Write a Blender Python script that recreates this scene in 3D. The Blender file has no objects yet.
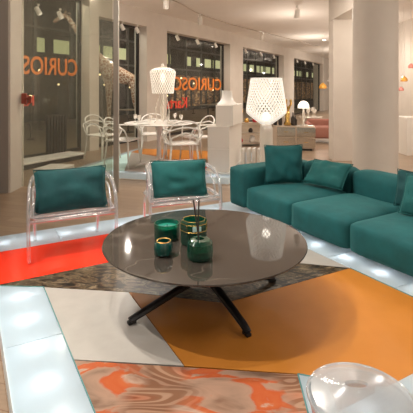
import bpy, bmesh, math, random
from mathutils import Vector, Matrix, noise
PI = math.pi
random.seed(7)
C = bpy.context.scene.collection
SC = bpy.context.scene

# ------------------------------------------------------------ camera, world, lights, exposure
cam = bpy.data.cameras.new('camera'); co = bpy.data.objects.new('camera', cam); C.objects.link(co)
EYE = 1.37
co.location = (0, 0, EYE); co.rotation_euler = (PI/2, 0, 0)
cam.lens = 36; cam.sensor_width = 36; cam.shift_y = -116.5/413; cam.clip_start = .02; cam.clip_end = 200
SC.camera = co
SC.view_settings.view_transform = 'Standard'; SC.view_settings.look = 'None'
SC.view_settings.gamma = 1; SC.view_settings.use_curve_mapping = False
SC.view_settings.exposure = 0.17
w = bpy.data.worlds.new('night'); SC.world = w; w.use_nodes = True
w.node_tree.nodes['Background'].inputs[0].default_value = (.05, .055, .06, 1)
w.node_tree.nodes['Background'].inputs[1].default_value = 1.0

def lamp(kind, name, loc, energy, col=(1, .84, .68), target=None, size=.1, angle=120, blend=.5):
    l = bpy.data.lights.new(name, kind); o = bpy.data.objects.new(name, l); C.objects.link(o)
    l.energy = energy; l.color = col; o.location = loc
    if kind == 'AREA': l.shape = 'DISK'; l.size = size
    else: l.shadow_soft_size = size
    if kind == 'SPOT': l.spot_size = math.radians(angle); l.spot_blend = blend
    if target is not None:
        o.rotation_euler = (Vector(target)-Vector(loc)).to_track_quat('-Z', 'Y').to_euler()
    return o
WARM = (1, .90, .79)
# ceiling luminaires above and behind the viewer
for x, y, e in ((-.6, .2, 7), (3.2, 1.2, 34), (-2.8, 1.6, 10), (4.4, 3.4, 60), (2.2, -1.8, 30), (-1.6, -1.6, 30)):
    lamp('AREA', 'ceiling_luminaire', (x, y, 3.38), e, (1, .94, .86), size=.9)
# ceiling spots that throw the coffee table's round shadows
for x, y, e, s in ((-1.5, 2.9, 230, .012), (-1.9, 1.8, 230, .012), (-.9, 2.2, 130, .012), (-.1, 3.3, 60, .02)):
    lamp('SPOT', 'ceiling_spot', (x, y, 3.34), e, (1, .93, .84), target=(.3, 2.4, .2), size=s, angle=80, blend=.7)
# middle and far parts of the shop
for x, y, e in ((-.6, 6.0, 32), (2.0, 6.3, 26), (-1.5, 7.9, 34), (-1.6, 4.6, 14), (3.6, 7.6, 38), (2.4, 11.5, 36), (5.0, 12.5, 34), (4.2, 16.5, 50), (7.2, 21.5, 90), (10.5, 25, 90), (.8, 3.6, 14)):
    lamp('POINT', 'room_fill', (x, y, 2.55), e, WARM, size=0)  # unseen fill points added to brighten walls and ceiling, no fixture
for x, y, e in ((-.9, 7.2, 130), (1.3, 7.3, 70), (-2.6, 7.4, 40), (2.9, 9.3, 130), (4.6, 7.4, 90), (1.7, 13.6, 170), (4.6, 12.6, 150),
                (3.6, 17.5, 200), (6.6, 21.5, 220), (9.5, 23, 220)):
    lamp('SPOT', 'ceiling_downlight', (x, y, 3.36), e, WARM, target=(x, y, 0), size=.08, angle=165, blend=.9)

# ------------------------------------------------------------ materials
def mat(name, col, rough=.5, metal=0, trans=0, ior=1.45, sheen=0, spec=.5, emit=None, estr=0, coat=0):
    m = bpy.data.materials.new(name); m.use_nodes = True
    b = m.node_tree.nodes['Principled BSDF']
    b.inputs['Base Color'].default_value = (*col, 1); b.inputs['Roughness'].default_value = rough
    b.inputs['Metallic'].default_value = metal; b.inputs['Transmission Weight'].default_value = trans
    b.inputs['IOR'].default_value = ior; b.inputs['Sheen Weight'].default_value = sheen
    b.inputs['Specular IOR Level'].default_value = spec; b.inputs['Coat Weight'].default_value = coat
    if emit: b.inputs['Emission Color'].default_value = (*emit, 1); b.inputs['Emission Strength'].default_value = estr
    return m
def nn(m, t, **k):
    n = m.node_tree.nodes.new(t)
    for a, v in k.items():
        if a in n.inputs: n.inputs[a].default_value = v
        else: setattr(n, a, v)
    return n
def lk(m, a, b): m.node_tree.links.new(a, b)
def coords(m, scale=(1, 1, 1), rot=0):
    g = nn(m, 'ShaderNodeNewGeometry'); mp = nn(m, 'ShaderNodeMapping')
    lk(m, g.outputs['Position'], mp.inputs[0]); mp.inputs['Scale'].default_value = scale
    mp.inputs['Rotation'].default_value = (0, 0, rot)
    return mp.outputs[0]
def ramp(m, fac, stops, interp='LINEAR'):
    r = nn(m, 'ShaderNodeValToRGB'); lk(m, fac, r.inputs[0]); e = r.color_ramp.elements
    r.color_ramp.interpolation = interp
    while len(e) < len(stops): e.new(.5)
    for i, (p, c) in enumerate(stops): e[i].position = p; e[i].color = (*c, 1)
    return r.outputs[0]
def noisy(name, stops, scale=4, detail=6, dist=0, vec=(1, 1, 1), rot=0, **k):
    m = mat(name, stops[0][1], **k)
    n = nn(m, 'ShaderNodeTexNoise', Scale=scale, Detail=detail, Distortion=dist)
    lk(m, coords(m, vec, rot), n.inputs['Vector'])
    lk(m, ramp(m, n.outputs['Fac'], stops), m.node_tree.nodes['Principled BSDF'].inputs['Base Color'])
    return m
def thin(name, tint, base=.06, edge=.6, gloss=.03, gcol=(1, 1, 1), haze=0, hcol=(.8, .85, .9)):
    """thin clear sheet: transparent, mirror reflection growing at grazing angles, optional haze"""
    m = bpy.data.materials.new(name); m.use_nodes = True; t = m.node_tree
    for n in list(t.nodes): t.nodes.remove(n)
    out = nn(m, 'ShaderNodeOutputMaterial'); tr = nn(m, 'ShaderNodeBsdfTransparent'); tr.inputs[0].default_value = (*tint, 1)
    gl = nn(m, 'ShaderNodeBsdfGlossy'); gl.inputs[0].default_value = (*gcol, 1); gl.inputs['Roughness'].default_value = gloss
    lw = nn(m, 'ShaderNodeLayerWeight'); lw.inputs[0].default_value = .35
    mr = nn(m, 'ShaderNodeMapRange'); lk(m, lw.outputs['Facing'], mr.inputs[0]); mr.inputs[3].default_value = base; mr.inputs[4].default_value = edge
    mx = nn(m, 'ShaderNodeMixShader'); lk(m, mr.outputs[0], mx.inputs[0]); lk(m, tr.outputs[0], mx.inputs[1]); lk(m, gl.outputs[0], mx.inputs[2])
    last = mx
    if haze:
        df = nn(m, 'ShaderNodeBsdfDiffuse'); df.inputs[0].default_value = (*hcol, 1)
        tl = nn(m, 'ShaderNodeBsdfTranslucent'); tl.inputs[0].default_value = (*hcol, 1)
        ad = nn(m, 'ShaderNodeMixShader'); ad.inputs[0].default_value = .5; lk(m, df.outputs[0], ad.inputs[1]); lk(m, tl.outputs[0], ad.inputs[2])
        m2 = nn(m, 'ShaderNodeMixShader'); m2.inputs[0].default_value = haze; lk(m, mx.outputs[0], m2.inputs[1]); lk(m, ad.outputs[0], m2.inputs[2]); last = m2
    lk(m, last.outputs[0], out.inputs[0])
    return m

M = {}
M['plaster'] = noisy('plaster', [(.3, (.60, .535, .47)), (.7, (.64, .575, .505))], 3, 3, rough=.75)
M['ceiling'] = noisy('ceiling_paint', [(.3, (.80, .74, .68)), (.7, (.83, .77, .71))], 2, 3, rough=.8)
M['partition'] = mat('partition_shaded', (.30, .265, .235), .7)  # left wall face gets less light; that shade is put into this colour
M['white'] = mat('white_lacquer', (.80, .76, .70), .35)
M['plastic'] = mat('white_plastic', (.85, .83, .79), .25)
M['teal_fabric'] = None
def velvet(name, a, b):
    m = noisy(name, [(.3, a), (.7, b)], 9, 4, rough=.85, sheen=.12)
    bs = m.node_tree.nodes['Principled BSDF']; bs.inputs['Sheen Tint'].default_value = (.15, .8, .75, 1); bs.inputs['Sheen Roughness'].default_value = .4
    n = nn(m, 'ShaderNodeTexNoise', Scale=14, Detail=3); lk(m, coords(m), n.inputs['Vector'])
    bu = nn(m, 'ShaderNodeBump', Strength=.15, Distance=.02); lk(m, n.outputs['Fac'], bu.inputs['Height']); lk(m, bu.outputs[0], bs.inputs['Normal'])
    return m
M['velvet'] = velvet('teal_velvet', (.002, .060, .064), (.003, .083, .087))
M['velvet_dark'] = velvet('deep_teal_velvet', (.002, .038, .042), (.003, .055, .058))
M['velvet_mid'] = velvet('mid_teal_velvet', (.003, .065, .064), (.004, .088, .085))
# parquet
m = mat('wood_floor', (.3, .2, .13), .32)
br = nn(m, 'ShaderNodeTexBrick', Scale=1); br.inputs['Brick Width'].default_value = 1.1; br.inputs['Row Height'].default_value = .13
br.inputs['Mortar Size'].default_value = .002; br.inputs['Color1'].default_value = (.27, .19, .13, 1); br.inputs['Color2'].default_value = (.34, .245, .17, 1); br.inputs['Mortar'].default_value = (.2, .12, .07, 1)
lk(m, coords(m, rot=.3), br.inputs['Vector'])
ng = nn(m, 'ShaderNodeTexNoise', Scale=3, Detail=6); lk(m, coords(m, (1, 14, 1), .3), ng.inputs['Vector'])
mm = nn(m, 'ShaderNodeMix', data_type='RGBA', blend_type='MULTIPLY'); mm.inputs[0].default_value = .5
lk(m, br.outputs['Color'], mm.inputs[6]); lk(m, ramp(m, ng.outputs['Fac'], [(.3, (.7, .66, .62)), (.7, (1, 1, 1))]), mm.inputs[7])
lk(m, mm.outputs[2], m.node_tree.nodes['Principled BSDF'].inputs['Base Color']); M['wood'] = m
M['red'] = mat('red_glass', (.80, .035, .012), .12)
M['orange'] = noisy('orange_lacquer', [(.3, (.42, .155, .020)), (.7, (.46, .172, .026))], 6, 4, rough=.5, spec=.3)
M['greige'] = noisy('greige_stone', [(.3, (.35, .325, .295)), (.7, (.39, .365, .33))], 10, 6, rough=.3)
M['brown_stone'] = noisy('brown_marble', [(.36, (.008, .006, .004)), (.47, (.035, .022, .013)), (.53, (.16, .11, .06)), (.57, (.014, .010, .007)), (.64, (.24, .18, .11)), (.70, (.02, .014, .01))], 8, 8, 1.8, (1, 2.2, 1), .4, rough=.3, spec=.3)
# red onyx with contour bands
m = mat('red_onyx', (.5, .25, .15), .15)
n1 = nn(m, 'ShaderNodeTexNoise', Scale=1.3, Detail=2.5, Distortion=.4); lk(m, coords(m, (.75, 1.5, 1), .5), n1.inputs['Vector'])
mu = nn(m, 'ShaderNodeMath', operation='MULTIPLY'); mu.inputs[1].default_value = 260; lk(m, n1.outputs['Fac'], mu.inputs[0])
si = nn(m, 'ShaderNodeMath', operation='SINE'); lk(m, mu.outputs[0], si.inputs[0])
a1 = ramp(m, n1.outputs['Fac'], [(.28, (.10, .06, .04)), (.39, (.12, .075, .05)), (.42, (.30, .08, .035)), (.46, (.30, .18, .12)), (.52, (.26, .15, .10)), (.57, (.34, .20, .13)), (.62, (.44, .11, .05)), (.67, (.50, .36, .28)), (.74, (.40, .12, .06))])
a2 = ramp(m, si.outputs[0], [(0, (.55, .42, .34)), (.7, (1.0, 1.0, 1.0))])
mm = nn(m, 'ShaderNodeMix', data_type='RGBA', blend_type='MULTIPLY'); mm.inputs[0].default_value = .8
lk(m, a1, mm.inputs[6]); lk(m, a2, mm.inputs[7])
n2 = nn(m, 'ShaderNodeTexNoise', Scale=3.2, Detail=6, Distortion=.7); lk(m, coords(m, (.9, 2.0, 1), .15), n2.inputs['Vector'])
blot = ramp(m, n2.outputs['Fac'], [(.38, (.13, .075, .05)), (.46, (.27, .17, .12)), (.52, (.33, .20, .14)), (.55, (.40, .085, .03)), (.60, (.42, .11, .04)), (.63, (.42, .30, .23)), (.68, (.25, .14, .10))])
n3 = nn(m, 'ShaderNodeTexNoise', Scale=1.6, Detail=3); lk(m, coords(m), n3.inputs['Vector'])
m3 = nn(m, 'ShaderNodeMix', data_type='RGBA'); lk(m, ramp(m, n3.outputs['Fac'], [(.46, (0, 0, 0)), (.54, (1, 1, 1))]), m3.inputs[0])
lk(m, mm.outputs[2], m3.inputs[6]); lk(m, blot, m3.inputs[7]); lk(m, m3.outputs[2], m.node_tree.nodes['Principled BSDF'].inputs['Base Color']); M['onyx'] = m
# table top: glossy brown-grey stone with thin pale veins
m = mat('dark_marble', (.10, .085, .07), .045, spec=.5, ior=1.65)
n1 = nn(m, 'ShaderNodeTexNoise', Scale=.8, Detail=3, Distortion=.3); lk(m, coords(m, (1.0, 1.6, 1), .5), n1.inputs['Vector'])
v = ramp(m, n1.outputs['Fac'], [(.0, (.034, .028, .023)), (.4905, (.040, .033, .027)), (.4925, (.10, .085, .07)), (.4945, (.038, .031, .026)), (.60, (.034, .028, .023)), (.6015, (.08, .068, .055)), (.603, (.036, .029, .024))])
lk(m, v, m.node_tree.nodes['Principled BSDF'].inputs['Base Color']); M['top'] = m
M['black'] = mat('black_metal', (.012, .011, .012), .28)
M['glass_edge'] = mat('sea_green_glass_edge', (.09, .23, .23), .15)
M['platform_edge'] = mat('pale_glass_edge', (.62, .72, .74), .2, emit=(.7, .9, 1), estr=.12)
# backlit white glass
m = bpy.data.materials.new('backlit_white_glass'); m.use_nodes = True; t = m.node_tree
for n in list(t.nodes): t.nodes.remove(n)
out = nn(m, 'ShaderNodeOutputMaterial'); tl = nn(m, 'ShaderNodeBsdfTranslucent'); tl.inputs[0].default_value = (.92, .96, 1, 1)
pb = nn(m, 'ShaderNodeBsdfPrincipled'); pb.inputs['Base Color'].default_value = (.46, .55, .60, 1); pb.inputs['Roughness'].default_value = .12
mx = nn(m, 'ShaderNodeMixShader'); mx.inputs[0].default_value = .5; lk(m, pb.outputs[0], mx.inputs[1]); lk(m, tl.outputs[0], mx.inputs[2]); lk(m, mx.outputs[0], out.inputs[0])
M['lit_glass'] = m
M['pane'] = thin('window_glass', (.90, .93, .91), .02, .16, .02)
M['door_glass'] = thin('partition_glass', (.82, .83, .78), .03, .22, .02, haze=.09, hcol=(.45, .44, .38))
M['clear'] = thin('clear_plastic', (.93, .95, .96), .18, .95, .08, haze=.10)
M['tubeglass'] = thin('clear_solid_plastic', (.90, .93, .95), .28, 1.0, .08, haze=.13, hcol=(.95, .97, 1))
M['clear_top'] = thin('clear_stool_plastic', (.90, .94, .97), .10, .8, .12, haze=.17, hcol=(.80, .88, .94))
M['clear_warm'] = thin('clear_white_plastic', (.95, .93, .9), .25, .9, .1, haze=.35, hcol=(1, .95, .86))
M['green_glass'] = thin('green_glass', (.10, .55, .42), .05, .7, .04, haze=.2, hcol=(.005, .18, .13))
M['green_dark'] = mat('dark_green_glass', (.004, .055, .045), .08, coat=1)
M['green_wax'] = mat('green_wax', (.008, .16, .12), .4)
M['gold'] = mat('gold_metal', (.75, .50, .16), .25, 1)
M['brass_glow'] = mat('brass_lit', (.8, .5, .12), .3, .6, emit=(1, .7, .2), estr=.4)
M['label'] = mat('pale_label', (.55, .80, .78), .5)
M['steel'] = mat('brushed_post', (.36, .33, .28), .5)
M['handle'] = mat('red_brown_metal', (.30, .07, .05), .3, .5)
M['fixture'] = mat('white_fixture', (.8, .76, .70), .4)
M['lens'] = mat('lit_lens', (1, 1, 1), .4, emit=(1, .93, .82), estr=14)
M['lampglow'] = mat('lit_shade', (1, .95, .88), .4, emit=(1, .92, .80), estr=1.0)
M['shade'] = mat('lattice_plastic', (.85, .83, .79), .2, emit=(1, .92, .80), estr=.38)
M['pink'] = mat('dusty_pink_velvet', (.30, .125, .09), .8)
M['champagne'] = mat('champagne_lacquer', (.42, .33, .25), .3)
M['mirror_front'] = mat('mirrored_front', (.60, .54, .46), .12, .9)
M['dark_item'] = mat('dark_item', (.03, .025, .022), .4)
M['amber'] = thin('amber_glass', (.95, .62, .18), .15, .8, .05, haze=.5, hcol=(1, .6, .12))
M['rose'] = thin('rose_glass', (.95, .55, .5), .15, .8, .05, haze=.5, hcol=(1, .45, .40))
M['red_seat'] = mat('crimson_plastic', (.45, .02, .03), .35)
M['sign_orange'] = mat('orange_lettering', (.80, .22, .02), .5, emit=(1, .27, .02), estr=.0)
M['sign_red'] = mat('red_lettering', (.75, .06, .03), .5, emit=(1, .07, .03), estr=.05)
M['outside'] = noisy('dark_facade', [(.3, (.022, .024, .02)), (.7, (.05, .05, .042))], 1.2, 5, rough=.9)
M['asphalt'] = mat('dark_paving', (.05, .047, .042), .6)
M['lit_window'] = mat('lit_office_window', (.5, .5, .3), .5, emit=(.62, .58, .30), estr=.8)
M['cafe_light'] = mat('warm_bulb', (1, .8, .5), .5, emit=(1, .70, .36), estr=3)
M['cafe_wall'] = noisy('lit_cafe_front', [(.35, (.05, .035, .02)), (.5, (.25, .13, .05)), (.62, (.5, .3, .12))], 3, 6, rough=.6, vec=(1, 1, 3))
m = mat('giraffe_coat', (.6, .45, .35), .5)
vo = nn(m, 'ShaderNodeTexVoronoi', feature='DISTANCE_TO_EDGE', Scale=11); tc = nn(m, 'ShaderNodeTexCoord'); lk(m, tc.outputs['Object'], vo.inputs['Vector'])
lk(m, ramp(m, vo.outputs['Distance'], [(.05, (.85, .72, .60)), (.10, (.38, .17, .09))]), m.node_tree.nodes['Principled BSDF'].inputs['Base Color']); M['giraffe'] = m

m = M['cafe_wall']; n_ = nn(m, 'ShaderNodeTexVoronoi', Scale=2.2); lk(m, coords(m, (1, 1, 2.4)), n_.inputs['Vector'])
lk(m, ramp(m, n_.outputs['Distance'], [(.12, (.9, .5, .2)), (.3, (.22, .10, .04)), (.6, (.02, .012, .01))]), m.node_tree.nodes['Principled BSDF'].inputs['Emission Color'])
m.node_tree.nodes['Principled BSDF'].inputs['Emission Strength'].default_value = .7
# ------------------------------------------------------------ mesh helpers
def new(): return bmesh.new()
def xf(bm, verts, mt):
    for v in verts: v.co = mt @ v.co
def box(bm, c, s, bevel=0, seg=2, rz=0, mt=None):
    r = bmesh.ops.create_cube(bm, size=1); vs = r['verts']
    for v in vs: v.co = Vector((v.co.x*s[0], v.co.y*s[1], v.co.z*s[2]))
    if bevel:
        es = list({e for v in vs for e in v.link_edges})
        b = bmesh.ops.bevel(bm, geom=es, offset=bevel, segments=seg, affect='EDGES', profile=.5)
        vs = list({v for f in b['faces'] for v in f.verts} | {v for v in vs if v.is_valid})
    T = Matrix.Translation(c) @ Matrix.Rotation(rz, 4, 'Z')
    if mt: T = mt @ T
    xf(bm, vs, T); return vs
def tube(bm, pts, r, n=8, closed=False, squash=None, caps=True):
    pts = [Vector(p) for p in pts]; N = len(pts); rr = r if isinstance(r, (list, tuple)) else [r]*N
    rings = []; up = None
    for i, p in enumerate(pts):
        a = pts[(i-1) % N] if (closed or i > 0) else p
        b = pts[(i+1) % N] if (closed or i < N-1) else p
        t = (b-a).normalized()
        if up is None: up = Vector((0, 0, 1)) if abs(t.z) < .9 else Vector((0, 1, 0))
        x = t.cross(up).normalized() if t.cross(up).length > 1e-4 else t.orthogonal().normalized()
        y = x.cross(t).normalized(); up = y
        ra, rb = (rr[i], rr[i]) if not squash else (rr[i]*squash[0], rr[i]*squash[1])
        rings.append([bm.verts.new(p + x*math.cos(2*PI*k/n)*ra + y*math.sin(2*PI*k/n)*rb) for k in range(n)])
    for i in range(N if closed else N-1):
        A, B = rings[i], rings[(i+1) % N]
        for k in range(n): bm.faces.new((A[k], A[(k+1) % n], B[(k+1) % n], B[k]))
    if not closed and caps:
        bm.faces.new(rings[0][::-1]); bm.faces.new(rings[-1])
def smoothpath(pts, k=6, closed=False):
    P = [Vector(p) for p in pts]; out = []; N = len(P)
    for i in range(N if closed else N-1):
        g = lambda j: P[j % N] if closed else P[max(0, min(N-1, j))]
        a, b, c, d = g(i-1), g(i), g(i+1), g(i+2)
        for s in range(k):
            t = s/k
            out.append(.5*((2*b)+(c-a)*t+(2*a-5*b+4*c-d)*t*t+(-a+3*b-3*c+d)*t**3))
    if not closed: out.append(P[-1])
    return out
def lathe(bm, prof, n=32, c=(0, 0, 0), sx=1, sy=1, cap=True):
    rings = [[bm.verts.new((c[0]+r*sx*math.cos(2*PI*k/n), c[1]+r*sy*math.sin(2*PI*k/n), c[2]+z)) for k in range(n)] for r, z in prof]
    for A, B in zip(rings, rings[1:]):
        for k in range(n): bm.faces.new((A[k], A[(k+1) % n], B[(k+1) % n], B[k]))
    if cap:
        if prof[0][0] > 1e-4: bm.faces.new(rings[0][::-1])
        if prof[-1][0] > 1e-4: bm.faces.new(rings[-1])
def prism(bm, poly, z0, z1):
    a = sum(poly[i][0]*poly[(i+1) % len(poly)][1]-poly[(i+1) % len(poly)][0]*poly[i][1] for i in range(len(poly)))
    if a < 0: poly = poly[::-1]
    A = [bm.verts.new((x, y, z0)) for x, y in poly]; B = [bm.verts.new((x, y, z1)) for x, y in poly]
    bm.faces.new(A[::-1]); bm.faces.new(B)
    for i in range(len(poly)): j = (i+1) % len(poly); bm.faces.new((A[i], A[j], B[j], B[i]))
def inset(poly, d):
    """shrink a convex-ish polygon by d"""
    n = len(poly); a = sum(poly[i][0]*poly[(i+1) % n][1]-poly[(i+1) % n][0]*poly[i][1] for i in range(n)); s = 1 if a > 0 else -1
    out = []
    for i in range(n):
        p0, p1, p2 = Vector(poly[i-1]), Vector(poly[i]), Vector(poly[(i+1) % n])
        e1, e2 = (p1-p0).normalized(), (p2-p1).normalized()
        n1, n2 = Vector((-e1.y, e1.x))*s, Vector((-e2.y, e2.x))*s
        b = n1+n2; b = b/ max(.3, b.length_squared)*2
        out.append(tuple(p1+b*d))
    return out
def obj(name, bm, m, parent=None, smooth=False, loc=None, rz=None, label=None):
    me = bpy.data.meshes.new(name)
    bmesh.ops.recalc_face_normals(bm, faces=bm.faces); bm.to_mesh(me); bm.free()
    o = bpy.data.objects.new(name, me); C.objects.link(o); me.materials.append(m)
    if smooth:
        for p in me.polygons: p.use_smooth = True
        if smooth == 'auto':
            try: me.set_sharp_from_angle(angle=math.radians(38))
            except Exception: pass
    if parent is not None: o.parent = parent
    if loc is not None: o.location = loc
    if rz is not None: o.rotation_euler[2] = rz
    if label: o['label'] = label
    return o
def thing(name, label, cat, loc=(0, 0, 0), rz=0, group=None):
    o = bpy.data.objects.new(name, None); C.objects.link(o); o.location = loc; o.rotation_euler = (0, 0, rz)
    o.empty_display_size = .1
    return tag(o, label, cat, group)
def tag(o, label, cat, group=None):
    o['label'] = label; o['category'] = cat
    if group: o['group'] = group
    return o
def struct(o): o['kind'] = 'structure'; return o
def dup(root, loc, rz=None, label=None, scale=None):
    def rec(o, p):
        c = o.copy(); C.objects.link(c)
        if p is not None: c.parent = p
        for ch in o.children: rec(ch, c)
        return c
    r = rec(root, None); r.location = loc
    if rz is not None: r.rotation_euler[2] = rz
    if label: r['label'] = label
    if scale: r.scale = (scale,)*3
    return r
def U(px, py, z):
    y = 413*(EYE-z)/(py-90); return ((px-206.5)*y/413, y)

# ------------------------------------------------------------ room shell
CEIL = 3.5
bm = new(); box(bm, (2, 13, -.05), (26, 36, .1)); struct(obj('floor', bm, M['wood']))
WP = Vector((-2.1, 10.1, 0)); WA = math.radians(60); WD = Vector((.5, .866, 0)); WN = Vector((.866, -.5, 0))
def tpx(px):
    k = (px-206.5)/413; return (k*10.1+2.1)/(.5-.866*k)
# ceiling only covers the inside of the window wall
p1 = WP+WD*-15; p2 = WP+WD*22
bm = new(); prism(bm, [(p1.x-.3, p1.y+.2), (15, p1.y), (15, 31), (p2.x-.3, p2.y+.2)], CEIL, CEIL+.15); struct(obj('ceiling', bm, M['ceiling']))
# long window wall, in pieces: local x along the wall, local y outwards
HEAD = 3.06; TH = .42
def tpo(px, s):
    k = (px-206.5)/413; o_ = WP-WN*s; return (k*o_.y-o_.x)/(WD.x-WD.y*k)
opens = [(tpx(-8), tpo(80, .3)), (tpx(99), tpo(138, .3)), (tpx(167), tpo(223, .3)), (tpx(243), tpo(278, .3)), (tpx(294), tpo(319, .3))]
edges = [-15.2]+[e for o_ in opens for e in o_]+[21.5]
def wall_obj(name, bm, m, parent=None): return obj(name, bm, m, parent, loc=tuple(WP) if parent is None else None, rz=WA if parent is None else None)
bm = new()
for i in range(0, len(edges), 2):
    a, b = edges[i], edges[i+1]; box(bm, ((a+b)/2, TH/2, HEAD/2), (b-a, TH, HEAD))
e1 = opens[0][1]
box(bm, ((edges[-1]+e1)/2, TH/2, (HEAD+CEIL)/2), (edges[-1]-e1, TH, CEIL-HEAD)); box(bm, ((edges[0]+e1)/2, TH/2, (3.4+CEIL)/2), (e1-edges[0], TH, CEIL-3.4)); box(bm, ((edges[0]+opens[0][0])/2, TH/2, (HEAD+3.4)/2), (opens[0][0]-edges[0], TH, 3.4-HEAD))
struct(wall_obj('wall_window_side', bm, M['plaster']))
H0 = HEAD
for i, (a, b) in enumerate(opens):
    HEAD = 3.4 if i == 0 else H0
    fr = new(); t_ = .05
    for (x0, x1, z0, z1) in ((a, b, 0, .08), (a, b, HEAD-t_, HEAD), (a, a+t_, .08, HEAD-t_), (b-t_, b, .08, HEAD-t_)):
        box(fr, ((x0+x1)/2, .30, (z0+z1)/2), (x1-x0, .07, z1-z0))
    f = struct(wall_obj('window_%d' % (i+1), fr, M['dark_item']))
    g = new(); box(g, ((a+b)/2, .30, (.08+HEAD-t_)/2), (b-a-2*t_, .012, HEAD-t_-.08)); obj('pane', g, M['pane'], f)
HEAD = H0
# partition wall on the left with its reveal, glass door panel and post
bm = new(); box(bm, (-3.62, 5.68, CEIL/2), (1.96, .38, CEIL)); struct(obj('wall_left', bm, M['partition']))
bm = new(); box(bm, (-2.625, 5.70, CEIL/2), (.028, .40, CEIL)); struct(obj('trim_1', bm, M['plaster']))
bm = new(); box(bm, (-3.62, 5.482, .04), (1.94, .014, .08)); struct(obj('baseboard_left', bm, M['partition']))
# other walls
for nm, a, b in (('wall_right', (6.2, -3), (6.2, 18)), ('wall_inner', (6.2, 18), (14.5, 18)), ('wall_far_right', (14.5, 18), (14.5, 30.5)),
                 ('wall_far', (14.5, 30.5), (8.0, 30.5)), ('wall_behind', (-9.8, -3), (6.2, -3))):
    a, b = Vector(a), Vector(b); d = b-a; bm = new()
    box(bm, (0, 0, CEIL/2), (d.length+.2, .2, CEIL)); o = struct(obj(nm, bm, M['plaster'])); o.location = (*((a+b)/2), 0); o.rotation_euler[2] = math.atan2(d.y, d.x)
# pillars and beam
bm = new(); lathe(bm, [(.288, 0), (.288, CEIL)], 64); tag(obj('pillar', bm, M['plaster'], None, 'auto', loc=(2.265, 5.55, 0), rz=0), 'broad round plastered pillar right behind the sofa, the nearer of two', 'pillar')
bm = new(); box(bm, (0, 0, 2.73/2), (.60, .30, 2.73), .008, 1); tag(obj('pillar', bm, M['plaster'], loc=(2.74, 8.10, 0), rz=0), 'plastered pillar partly hidden behind the nearer round pillar', 'pillar')
bm = new(); box(bm, (2.74, 7.45, (2.735+CEIL)/2), (.60, 1.6, CEIL-2.735)); struct(obj('trim_2', bm, M['plaster']))

# ------------------------------------------------------------ glass partition
gp = thing('glass_partition', 'tall clear glass panel with pale metal post at left, behind the clear armchairs', 'glass partition', (-1.9, 5.72, 0))
a, b = Vector((-2.61, 5.84)), Vector((-1.27, 5.57)); d = b-a
bm = new(); box(bm, (0, 0, CEIL/2), (d.length, .014, CEIL-.02)); g = obj('glass_panel', bm, M['door_glass'], gp)
g.location = ((a.x+b.x)/2+1.9, (a.y+b.y)/2-5.72, 0); g.rotation_euler[2] = math.atan2(d.y, d.x)
bm = new(); box(bm, (-1.215+1.9, 5.56-5.72, CEIL/2), (.07, .05, CEIL-.01), .006); obj('post', bm, M['steel'], gp)
bm = new(); hz = 1.25
box(bm, (-2.555+1.9, 5.79-5.72, hz), (.07, .05, .15), .008); box(bm, (-2.49+1.9, 5.75-5.72, hz), (.08, .03, .03), .005); box(bm, (-2.45+1.9, 5.73-5.72, hz-.01), (.04, .03, .10), .005)
obj('door_clamp', bm, M['handle'], gp, label='red brown metal clamp')

# ------------------------------------------------------------ lit platforms
def inter(p, d, q, e):
    p, d, q, e = map(Vector, (p, d, q, e)); k = (q-p).cross(e)/d.cross(e) if hasattr(d, 'cross') and d.cross(e) else 0
    return tuple(p+d*k)
def vec(a): return (math.cos(math.radians(a)), math.sin(math.radians(a)))
PZ = .10
uD, vD = vec(28.5), vec(-59.5)
Lo = (-1.088, 2.18); Bo = (-.676, 4.19); Ro = Vector((.387, 4.16))+Vector(uD)*1.16; Fo = (1.04, 1.58)
Li = (-.745, 2.145); Bi = (-.863, 3.655); Ri = (1.14, 2.75); Fi = (.90, 1.84)
def X(p, d, q, e):
    det = d[0]*e[1]-d[1]*e[0]; k = ((q[0]-p[0])*e[1]-(q[1]-p[1])*e[0])/det; return (p[0]+d[0]*k, p[1]+d[1]*k)
OLB, ORB, ORF, OLF = X(Lo, vD, Bo, uD), X(tuple(Ro), vD, Bo, uD), X(tuple(Ro), vD, Fo, uD), X(Lo, vD, Fo, uD)
ILB, IRB, IRF, ILF = X(Li, vD, Bi, uD), X(Ri, vD, Bi, uD), X(Ri, vD, Fi, uD), X(Li, vD, Fi, uD)
plat = thing('display_platform', 'low backlit white glass platform with coloured stone inlays under the sofa and coffee table', 'platform', (0, 0, 0))
def platform_body(parent, outer, z1):
    bm = new(); prism(bm, outer, .001, .012); obj('base_plate', bm, M['white'], parent)
    n = len(outer)
    inn = inset(outer, .012)
    bm = new()
    for i in range(n):
        j = (i+1) % n; prism(bm, [outer[i], outer[j], inn[j], inn[i]], .012, z1-.001)
    obj('edge', bm, M['platform_edge'], parent)
platform_body(plat, [OLF, ORF, ORB, OLB], PZ)
def panel(name, poly, m, parent, label=None, z0=None, gap=.003):
    bm = new(); prism(bm, inset(poly, gap), PZ-.010 if z0 is None else z0, PZ); return obj(name, bm, m, parent, label=label)
def lerp(a, b, t): return (a[0]+(b[0]-a[0])*t, a[1]+(b[1]-a[1])*t)
def band(a0, a1, b0, b1, n, parent):
    for i in range(n):
        t0, t1 = i/n, (i+1)/n
        panel('lit_panel', [lerp(a0, a1, t0), lerp(a0, a1, t1), lerp(b0, b1, t1), lerp(b0, b1, t0)], M['lit_glass'], parent)
R1 = U(45, 287, PZ); R0 = X(Lo, vD, R1, (R1[0]-U(1.5, 286, PZ)[0], R1[1]-U(1.5, 286, PZ)[1]))
ILM = X(Li, vD, R1, (1, 0)); RBL = X(Bi, uD, Lo, vD)
seamR = IRB
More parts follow.
